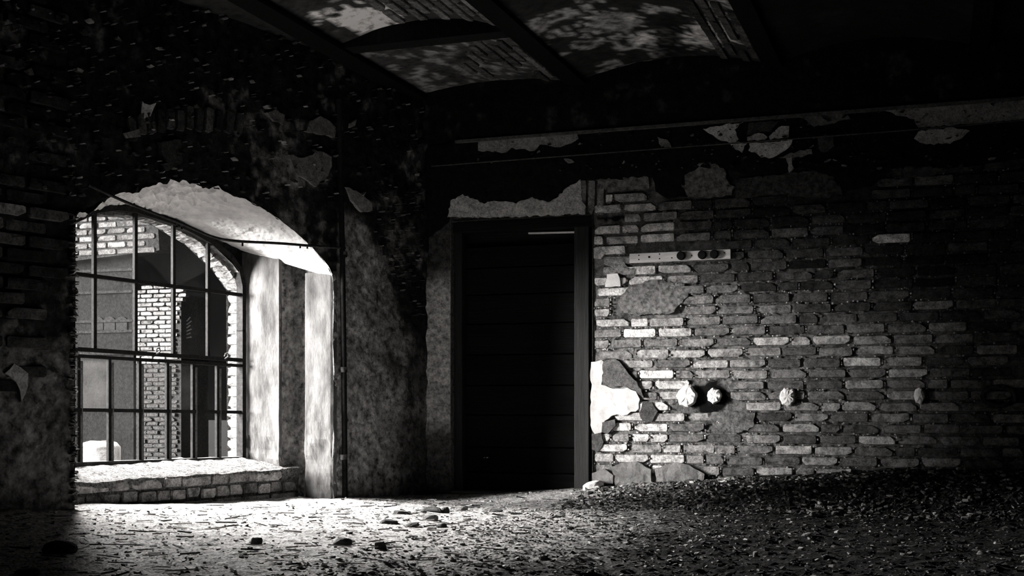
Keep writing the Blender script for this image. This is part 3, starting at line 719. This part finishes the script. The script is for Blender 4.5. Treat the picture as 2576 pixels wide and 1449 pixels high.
# ================================================================== CABLES, PIPE, BATTEN, PLUGS
def smooth_path(P, n=10):
    out = []
    for i in range(len(P)-1):
        p0, p1, p2, p3 = (Vector(P[max(i-1, 0)]), Vector(P[i]), Vector(P[i+1]), Vector(P[min(i+2, len(P)-1)]))
        for j in range(n):
            t = j/n; out.append(.5*((2*p1)+(-p0+p2)*t+(2*p0-5*p1+4*p2-p3)*t*t+(-p0+3*p1-3*p2+p3)*t**3))
    return out+[Vector(P[-1])]
def lp(px, py, h): return LP(*left(px, py, h), h)
mb = MB(); mb.tube(smooth_path([lp(222, 465, .02), lp(330, 514, .03), lp(450, 560, .035), lp(530, 594, .035), lp(590, 606, .03), lp(700, 612, .03), lp(790, 619, .025), lp(868, 624, .025)]), .0085, 8, .03)
for px, py in ((445, 573), (457, 577), (610, 620), (755, 626), (773, 627)):
    p = lp(px, py-10, .032); mb.tube([p, p-Vector((0, 0, .022))], .006, 6, .03)
tag(mb.build('cable', M_iron, smooth=True), 'dark sagging cable strung across the arched window recess', 'cable')
pipe = empty('drain_pipe', lp(868, 1250, .03))
tag(pipe, 'thin black vertical pipe on the wall right of the window', 'pipe')
def child(mb, name, mat, par, smooth=False):
    o = mb.build(name, mat, None, smooth); o.parent = par; o.matrix_parent_inverse = Matrix.Translation(par.location).inverted(); return o
mb = MB(); mb.tube([lp(868, 1252, .03), lp(865, 900, .03), lp(861, 620, .03), lp(856, 440, .03), lp(852, 250, .03)], .019, 10, .008); child(mb, 'pipe_run', M_iron, pipe, True)
for py in (640, 930, 1150):
    p = lp(864, py, .03); mb = MB(); mb.tube([p-Vector((0, 0, .018)), p+Vector((0, 0, .018))], .026, 10, .03); child(mb, 'pipe_collar', M_iron, pipe, True)
def bpw(px, py, h): return BP(*back(px, py, h), h)
mb = MB(); mb.tube(smooth_path([bpw(1085, 418, .04), bpw(1280, 403, .04), bpw(1480, 388, .04), bpw(1660, 374, .045), bpw(1850, 360, .045), bpw(2090, 342, .045), bpw(2310, 325, .045), bpw(2600, 300, .045)]), .005, 6, .06)
tag(mb.build('wall_cable', M_iron, smooth=True), 'thin dark wire running along the sooty plaster above the door', 'wire')
p0, p1 = back(1583, 655, .03), back(1838, 644, .03)
batt = empty('batten', BP((p0[0]+p1[0])/2, p0[1], .0)); tag(batt, 'pale wooden batten with round black pegs on the brick wall beside the door', 'batten')
M_batten = mk('pale_batten_wood', 'tone', 7, .8, 1.2, .4, 25, .8, .2, .006, stretch=(.3, 1, 3))
zc = lambda x: p0[1]+(p1[1]-p0[1])*(x-p0[0])/(p1[0]-p0[0])
mb = MB(); mb.bar(BP, (p0[0], p0[1]+.015), (p1[0], p1[1]+.015), .066, -.01, .028, .62); o = board = child(mb, 'board', M_batten, batt)
bv = o.modifiers.new('soft', 'BEVEL'); bv.width = .004; bv.segments = 2
for px in (1714, 1767, 1797):
    x, z = back(px, 645, .03); z = zc(x)+.015
    mb = MB(); mb.tube([BP(x, z, -.005), BP(x, z, .05), BP(x, z, .058)], [.03, .03, .024], 16, .012); child(mb, 'peg', M_wood, batt, False)
for px, dz in ((1607, -.012), (1607, .018), (1633, .003), (1659, .02), (1659, -.012), (1740, 0), (1690, -.01), (1822, .01)):
    x, z = back(px, 645, .03); mb = MB(); mb.tube([BP(x, zc(x)+.015+dz, .02), BP(x, zc(x)+.015+dz, .03)], .005 if px != 1633 else .008, 8, .01); o2 = child(mb, 'nail', M_iron, batt); o2.parent = board; o2.matrix_parent_inverse = Matrix.Identity(4)
def plug(px, py, rx, ry, tone, label, name='mortar_plug'):
    x, z = back(px, py, .02); sc = CAM[1]; R = random.Random(px); n = 22; k = 360.0
    V = []; rings = [(1.0, -.02), (1.02, .012), (.86, .03), (.5, .036)]
    ph = [R.uniform(.9, 1.1) for _ in range(n)]
    for f, h in rings:
        for i in range(n):
            a = 2*math.pi*i/n; V.append((x+math.cos(a)*rx/k*f*ph[i], -h+R.uniform(-.003, .003), z+math.sin(a)*ry/k*f*ph[i]))
    V.append((x, -.036, z)); fs = [(j*n+i, (j+1)*n+i, (j+1)*n+(i+1) % n, j*n+(i+1) % n) for j in range(3) for i in range(n)]+[(3*n+i, 4*n, 3*n+(i+1) % n) for i in range(n)]
    return tag(mesh_obj(name, V, fs, M_white, None, [tone]*len(V)), label, 'plug', 'mortar plugs along the brick wall')
plug(1727, 997, 25, 26, .9, 'largest white lump of mortar on the brick wall, left of the black cavity')
plug(1796, 996, 17, 19, .85, 'smaller white lump of mortar hanging over the black cavity')
plug(1981, 998, 18, 23, .8, 'grey scratched mortar lump on bricks right of the black cavity')
plug(2313, 996, 12, 19, .9, 'narrow pale mortar lump far right on the dark brick wall')
x, z = back(2513, 997, .02)
mb = MB(); mb.tube([BP(x+.085*math.cos(a)*1.15, z+.062*math.sin(a), .01+.008*math.sin(3*a)) for a in np.linspace(0, 2*math.pi, 25)], .016, 7, .09)
tag(mb.build('mortar_ring', M_mortar), 'dark ring of mortar around a hole at the far right of the brick wall', 'ring')

# ================================================================== OUTSIDE
ext_ground = MB(); ext_ground.box((-60, -30, -.9), (-1.1, 60, -.5), .06); tag(ext_ground.build('yard_ground', M_soil), 'dark ground outside the window', kind='structure')
# ruined brick chimney seen through the window
ruin = empty('ruined_chimney', at(410, 1010, 21.5)*1.0); ruin.location.z = -.5
tag(ruin, 'sunlit broken brick chimney standing outside beyond the window', 'chimney')
D = 21.5
rx = Vector((cb, sb, 0)); ry = Vector((-sb, cb, 0))
ang = math.radians(-18); ex = (rx*math.cos(ang)+ry*math.sin(ang)); ey = Vector((-ex.y, ex.x, 0))
base = at(338, 1010, D); base.z = 0
Wc = 150/F*D
core = MB()
q = [base+ey*.03+ex*.02, base+ex*(Wc-.12)+ey*.03, base+ex*(Wc-.12)+ey*.9, base+ey*.9+ex*.02]
core.box8([p+Vector((0, 0, -.6)) for p in q]+[p+Vector((0, 0, 2.55)) for p in q], .02)
o = core.build('mortar_core', M_mortar); o.parent = ruin; o.matrix_parent_inverse = Matrix.Translation(ruin.location).inverted()
ztop = at(338, 715, D).z
k = 0; z = -.45; low = MB()
while z < ztop-.03:
    wd = Wc*(1.0 if z > ztop-.35 else .88 if z > 2.0 else .82)
    x = 0 if k % 2 == 0 else -.12
    while x < wd:
        L = .235; a = max(x, 0); b2 = min(x+L, wd+random.uniform(-.06, .02)); x += L+.015
        if b2-a < .06: continue
        if z > ztop-.1 and random.random() < .3: continue
        c = base+ex*(a+b2)/2+ey*random.gauss(0, .008); c.z = z
        if z > 1.35:
            o = brick(None, c, ex, Vector((0, 0, 1)), ey, b2-a, .062, .1, .14*math.exp(random.gauss(0, .3)))
            o.parent = ruin; o.matrix_parent_inverse = Matrix.Translation(ruin.location).inverted()
        else:
            me = BRICKS[k % 14]; low.add([c+ex*v.co.x*(b2-a)+ey*v.co.y*.1+Vector((0, 0, v.co.z*.062)) for v in me.vertices], [tuple(p.vertices) for p in me.polygons], .04)
    z += .0765; k += 1
o = low.build('brickwork', M_mortar); o['kind'] = 'stuff'; o.parent = ruin; o.matrix_parent_inverse = Matrix.Translation(ruin.location).inverted()
for i in range(6):
    p = base+ex*(Wc*.80)+ey*.2; p.z = at(470, 812+i*8.5, D).z; mb = MB()
    mb.tube([p, p+ex*.10+Vector((0, 0, .03)), p+ex*(.16+.02*(i % 2))+Vector((0, 0, .09-.01*i))], .012, 6, .5)
    o = mb.build('bent_rod', M_iron); o.parent = ruin; o.matrix_parent_inverse = Matrix.Translation(ruin.location).inverted()
# brick wing of the neighbouring building on the left, with an upper part that juts out
wing = empty('brick_building', at(150, 1010, 14.5)); wing.location.z = -.5
tag(wing, 'long brick building outside the window with a row of arched openings', 'building')
def wchild(mb, name, mat):
    o = mb.build(name, mat); o.parent = wing; o.matrix_parent_inverse = Matrix.Translation(wing.location).inverted(); return o
Dw = 14.0; wbase = at(336, 1010, Dw); wbase.z = 0
wdir = (at(120, 1010, 14.4)-at(336, 1010, Dw)); wdir.z = 0; wl_ = wdir.length; wdir.normalize(); wn = Vector((wdir.y, -wdir.x, 0))
if wn.dot(Cv-wbase) < 0: wn = -wn
def WP(s, z, h=0): return Vector((wbase.x+wdir.x*s+wn.x*h, wbase.y+wdir.y*s+wn.y*h, z))
b = MB(); b.bar(WP, (0, 1.3), (wl_+1.5, 1.3), 3.6, -.05, 0, .007); wchild(b, 'wall', M_mortar)
zup = at(336, 650, Dw).z
b = MB(); b.bar(WP, (-.42, zup+.9), (wl_+1.5, zup+.7), 1.7, -.05, .18, .015); wchild(b, 'upper_storey', M_mortar)
for zz_ in (1.25, 1.5, 1.62, 1.95, 2.2):
    b = MB(); b.bar(WP, (0, zz_), (wl_+1.4, zz_), .03, 0, .03, .014); wchild(b, 'string_course', M_mortar)
for px in (247, 277, 307):
    r = ray(px, 815); d = ((wbase-Cv).dot(wn))/r.dot(wn); p = Cv+d*r; s0 = (p-wbase).dot(wdir)
    pts = [(s0+.075*math.cos(a), p.z+.03+.055*math.sin(a)) for a in np.linspace(0, math.pi, 9)]+[(s0-.075, p.z-.07), (s0+.075, p.z-.07)]
    n = len(pts); V = [WP(x, y, .012) for x, y in pts]+[WP(x, y, -.02) for x, y in pts]
    o = mesh_obj('window', V, [tuple(range(n)), tuple(range(n, 2*n))[::-1]]+[(i, (i+1) % n, n+(i+1) % n, n+i) for i in range(n)], M_iron, None, [.01]*len(V))
    o.parent = wing; o.matrix_parent_inverse = Matrix.Translation(wing.location).inverted()
wb_n = 0
for k in range(26):
    z = zup+.06+.077*k
    if z > zup+1.2: break
    s = -.42+(.13 if k % 2 else 0)
    while s < wl_+.2 and wb_n < 150:
        o = brick(None, WP(s+.12, z, .195+random.gauss(0, .004)), wdir, Vector((0, 0, 1)), -wn, .24, .062, .05, .06*math.exp(random.gauss(0, .35))); o.parent = wing
        o.matrix_parent_inverse = Matrix.Translation(wing.location).inverted(); s += .258; wb_n += 1
# pale rounded drum outside at the lower left panes
Dd = 9.3; c = at(252, 1010, Dd); c.z = 0; zt_ = at(252, 1108, Dd).z; r0 = 50/F*Dd
mb = MB(); mb.tube([c+Vector((0, 0, -.55)), c+Vector((0, 0, zt_-.05)), c+Vector((0, 0, zt_-.015)), c+Vector((0, 0, zt_))], [r0, r0, r0*.8, r0*.45], 24, .10)
tag(mb.build('concrete_drum', M_rock, smooth=True), 'pale round topped drum outside behind the lowest left panes', 'drum')

# ================================================================== LOOSE RUBBLE
def chips(n, xr, yr, smin, smax, dark, name, label, seed, yb=1.0, flat=.35, edge=None):
    R = np.random.default_rng(seed); mb = MB()
    x = R.uniform(*xr, n); y = yr[0]+(yr[1]-yr[0])*R.random(n)**yb
    h = x*N.x+y*N.y; ok = (h > .06) & (y < -.05)
    x, y = x[ok], y[ok]; z = floor_z(x, y)+floor_rough(x, y)
    base8 = np.array([(-1, -1, -1), (1, -1, -1), (1, 1, -1), (-1, 1, -1), (-1, -1, 1), (1, -1, 1), (1, 1, 1), (-1, 1, 1)], float)
    for i in range(len(x)):
        s = smin*(smax/smin)**(R.random()**1.8); c = base8*R.uniform(.45, 1, (8, 3))*np.array([s, s*R.uniform(.35, .9), s*flat*R.uniform(.5, 1.3)])
        a = R.uniform(0, 6.28); tx, ty = R.normal(0, .25, 2)
        Rz = np.array([[math.cos(a), -math.sin(a), 0], [math.sin(a), math.cos(a), 0], [0, 0, 1]])
        c[:, 2] += c[:, 0]*tx+c[:, 1]*ty; c = c@Rz.T+np.array([x[i], y[i], z[i]+s*flat*.25])
        t = R.choice([.05, .12, .3, .6], p=dark)
        mb.box8(c.tolist(), t)
    o = mb.build(name, M_chip); return tag(o, label, kind='stuff')
chips(6000, (-.9, 2.6), (-5.2, -.02), .005, .015, [.2, .15, .25, .4], 'gravel', 'small pale chips on the dusty ground by the window', 1)
chips(12000, (1.2, 4.9), (-4.8, -.02), .005, .018, [.45, .3, .17, .08], 'rubble', 'loose dark rubble and chips over the right side of the ground', 2)
chips(6000, (1.3, 4.6), (-.9, -.02), .006, .024, [.4, .3, .2, .10], 'rubble_bank', 'rubble heaped along the foot of the brick wall', 3, flat=.5)
# sticks and straw on the left
R = random.Random(5); mb = MB()
for i in range(520):
    x = R.uniform(-.9, 2.4); y = R.uniform(-5.0, -.4)
    if x*N.x+y*N.y < .08: continue
    z = float(floor_z(x, y)+floor_rough(x, y))+.006; a = R.gauss(.4, .5); L = R.uniform(.03, .12)
    d = Vector((math.cos(a), math.sin(a), R.gauss(0, .08)))*L; p = Vector((x, y, z)); mb.tube([p-d/2, p+d/2], R.uniform(.0015, .004), 4, R.choice([.06, .3, .6]))
tag(mb.build('straw', M_chip), 'straw and splinters scattered over the dusty ground', kind='stuff')
ICO = bmesh.new(); bmesh.ops.create_icosphere(ICO, subdivisions=3, radius=1)
ICOV = np.array([v.co for v in ICO.verts]); ICOF = [tuple(v.index for v in f.verts) for f in ICO.faces]; ICO.free()
def rock(px, py, wpx, hpx, tone, label, name='stone', rot=0, boxy=.5, cat='stone', seed=None):
    p, d = plane_z(px, py+hpx*.35, .02)
    for _ in range(4): p, d = plane_z(px, py+hpx*.35, float(floor_z(p.x, min(p.y, -.05))))
    p.y = min(p.y, -.08)
    wm = 1.12*wpx*d/F/2; hm = max(1.25*hpx*d/F/2, .014); dm = min(wm*.8, .14); R = np.random.default_rng(seed or px)
    V = ICOV.copy(); V = np.sign(V)*np.abs(V)**boxy; V /= np.abs(V).max(0)
    for _ in range(7):                                        # knock faces off
        nrm = R.normal(size=3); nrm[2] = abs(nrm[2])*.7; nrm /= np.linalg.norm(nrm); lim = R.uniform(.75, 1.0); dd = V@nrm; k = dd > lim
        V[k] -= np.outer(dd[k]-lim, nrm)
    V += .05*R.normal(size=V.shape)*.5
    V = V*np.array([wm, dm, hm]); a = BETA+math.radians(rot)*0; ca, sa = math.cos(a), math.sin(a)
    t = math.radians(rot); x = V[:, 0]*math.cos(t)-V[:, 2]*math.sin(t); z = V[:, 0]*math.sin(t)+V[:, 2]*math.cos(t)
    W = np.stack([x*ca-V[:, 1]*sa, x*sa+V[:, 1]*ca, z+hm*.55], 1)
    o = mesh_obj(name, W.tolist(), ICOF, M_rock, None, [tone]*len(W)); o.location = p
    g = 'broken stones in the cluster before the door' if 'cluster' in label else 'boulders at the foot of the brick wall' if cat == 'boulder' else 'stones on the rubble bank' if 'rubble bank' in label else None
    return tag(o, label, cat, g)
rock(1085, 1283, 46, 17, .10, 'largest dark stone of the cluster on the pale ground before the door')
rock(1120, 1284, 20, 14, .06, 'small dark stone touching the right end of the largest clustered stone')
rock(1010, 1291, 42, 11, .07, 'flat dark stone at the left of the cluster before the door')
rock(1082, 1304, 36, 16, .16, 'grey squarish stone in the middle of the cluster before the door')
rock(978, 1313, 40, 12, .05, 'flat black stone nearest the window in the cluster on the ground')
rock(1036, 1322, 34, 12, .06, 'black stone at the lower left of the cluster on the ground', rot=8)
rock(1085, 1330, 24, 12, .65, 'small white stone at the lower edge of the dark cluster')
rock(1108, 1324, 30, 11, .07, 'black stone directly right of the small white stone', rot=10)
rock(1168, 1279, 17, 11, .12, 'small round dark stone alone on bright ground before the door')
rock(1246, 1285, 34, 8, .12, 'thin flat dark sliver lying right of the stone cluster', rot=-8)
rock(645, 1361, 26, 15, .05, 'black stone on pale ground below the window ledge')
rock(862, 1364, 44, 18, .05, 'broad black stone at the edge of the bright ground, below the pipe')
rock(957, 1373, 28, 22, .04, 'black lumpy stone in the shade in front of the stone cluster')
rock(150, 1380, 76, 34, .035, 'large black lump on the ground at the left below the sooty wall', boxy=.8)
rock(65, 1441, 56, 18, .04, 'black slab at the lower left corner of the ground')
rock(1508, 1218, 52, 20, .9, 'white slab of plaster leaning at the foot of the door post', 'plaster_slab', rot=16, cat='slab')
rock(1868, 1253, 32, 17, .4, 'grey rounded stone at the left end of the rubble bank')
rock(1898, 1240, 32, 11, .4, 'long pale stick shaped stone tilted on the rubble bank', rot=24)
rock(2010, 1233, 17, 15, .4, 'pale pointed stone on the rubble bank under the bricks', rot=30)
rock(2042, 1255, 30, 9, .35, 'pale flat shard lower down the middle of the rubble bank', rot=12)
rock(2050, 1293, 30, 12, .3, 'dull flat shard at the foot of the rubble bank', rot=10)
rock(2347, 1279, 10, 16, .6, 'small bright chip beside the dark boulder on the right', rot=-40)
rock(2335, 1262, 62, 44, .05, 'black boulder at the right foot of the brick wall', 'boulder', boxy=.8, cat='boulder')
rock(2430, 1245, 90, 60, .09, 'biggest dark boulder at the far right foot of the wall', 'boulder', boxy=.8, cat='boulder')
rock(2028, 1349, 26, 12, .5, 'bright bent chip in the middle of the dark ground', rot=15)
rock(2468, 1394, 20, 9, .55, 'bright bow shaped chip at the lower right of the dark ground')
rock(1900, 1395, 12, 10, .45, 'pale pebble on the dark ground left of centre right')
rock(802, 1246, 20, 14, .08, 'small dark stone at the foot of the window jamb')
bpy.context.view_layer.update()
print('TRIS', sum(len(o.data.polygons) for o in SC.objects if o.type == 'MESH'))
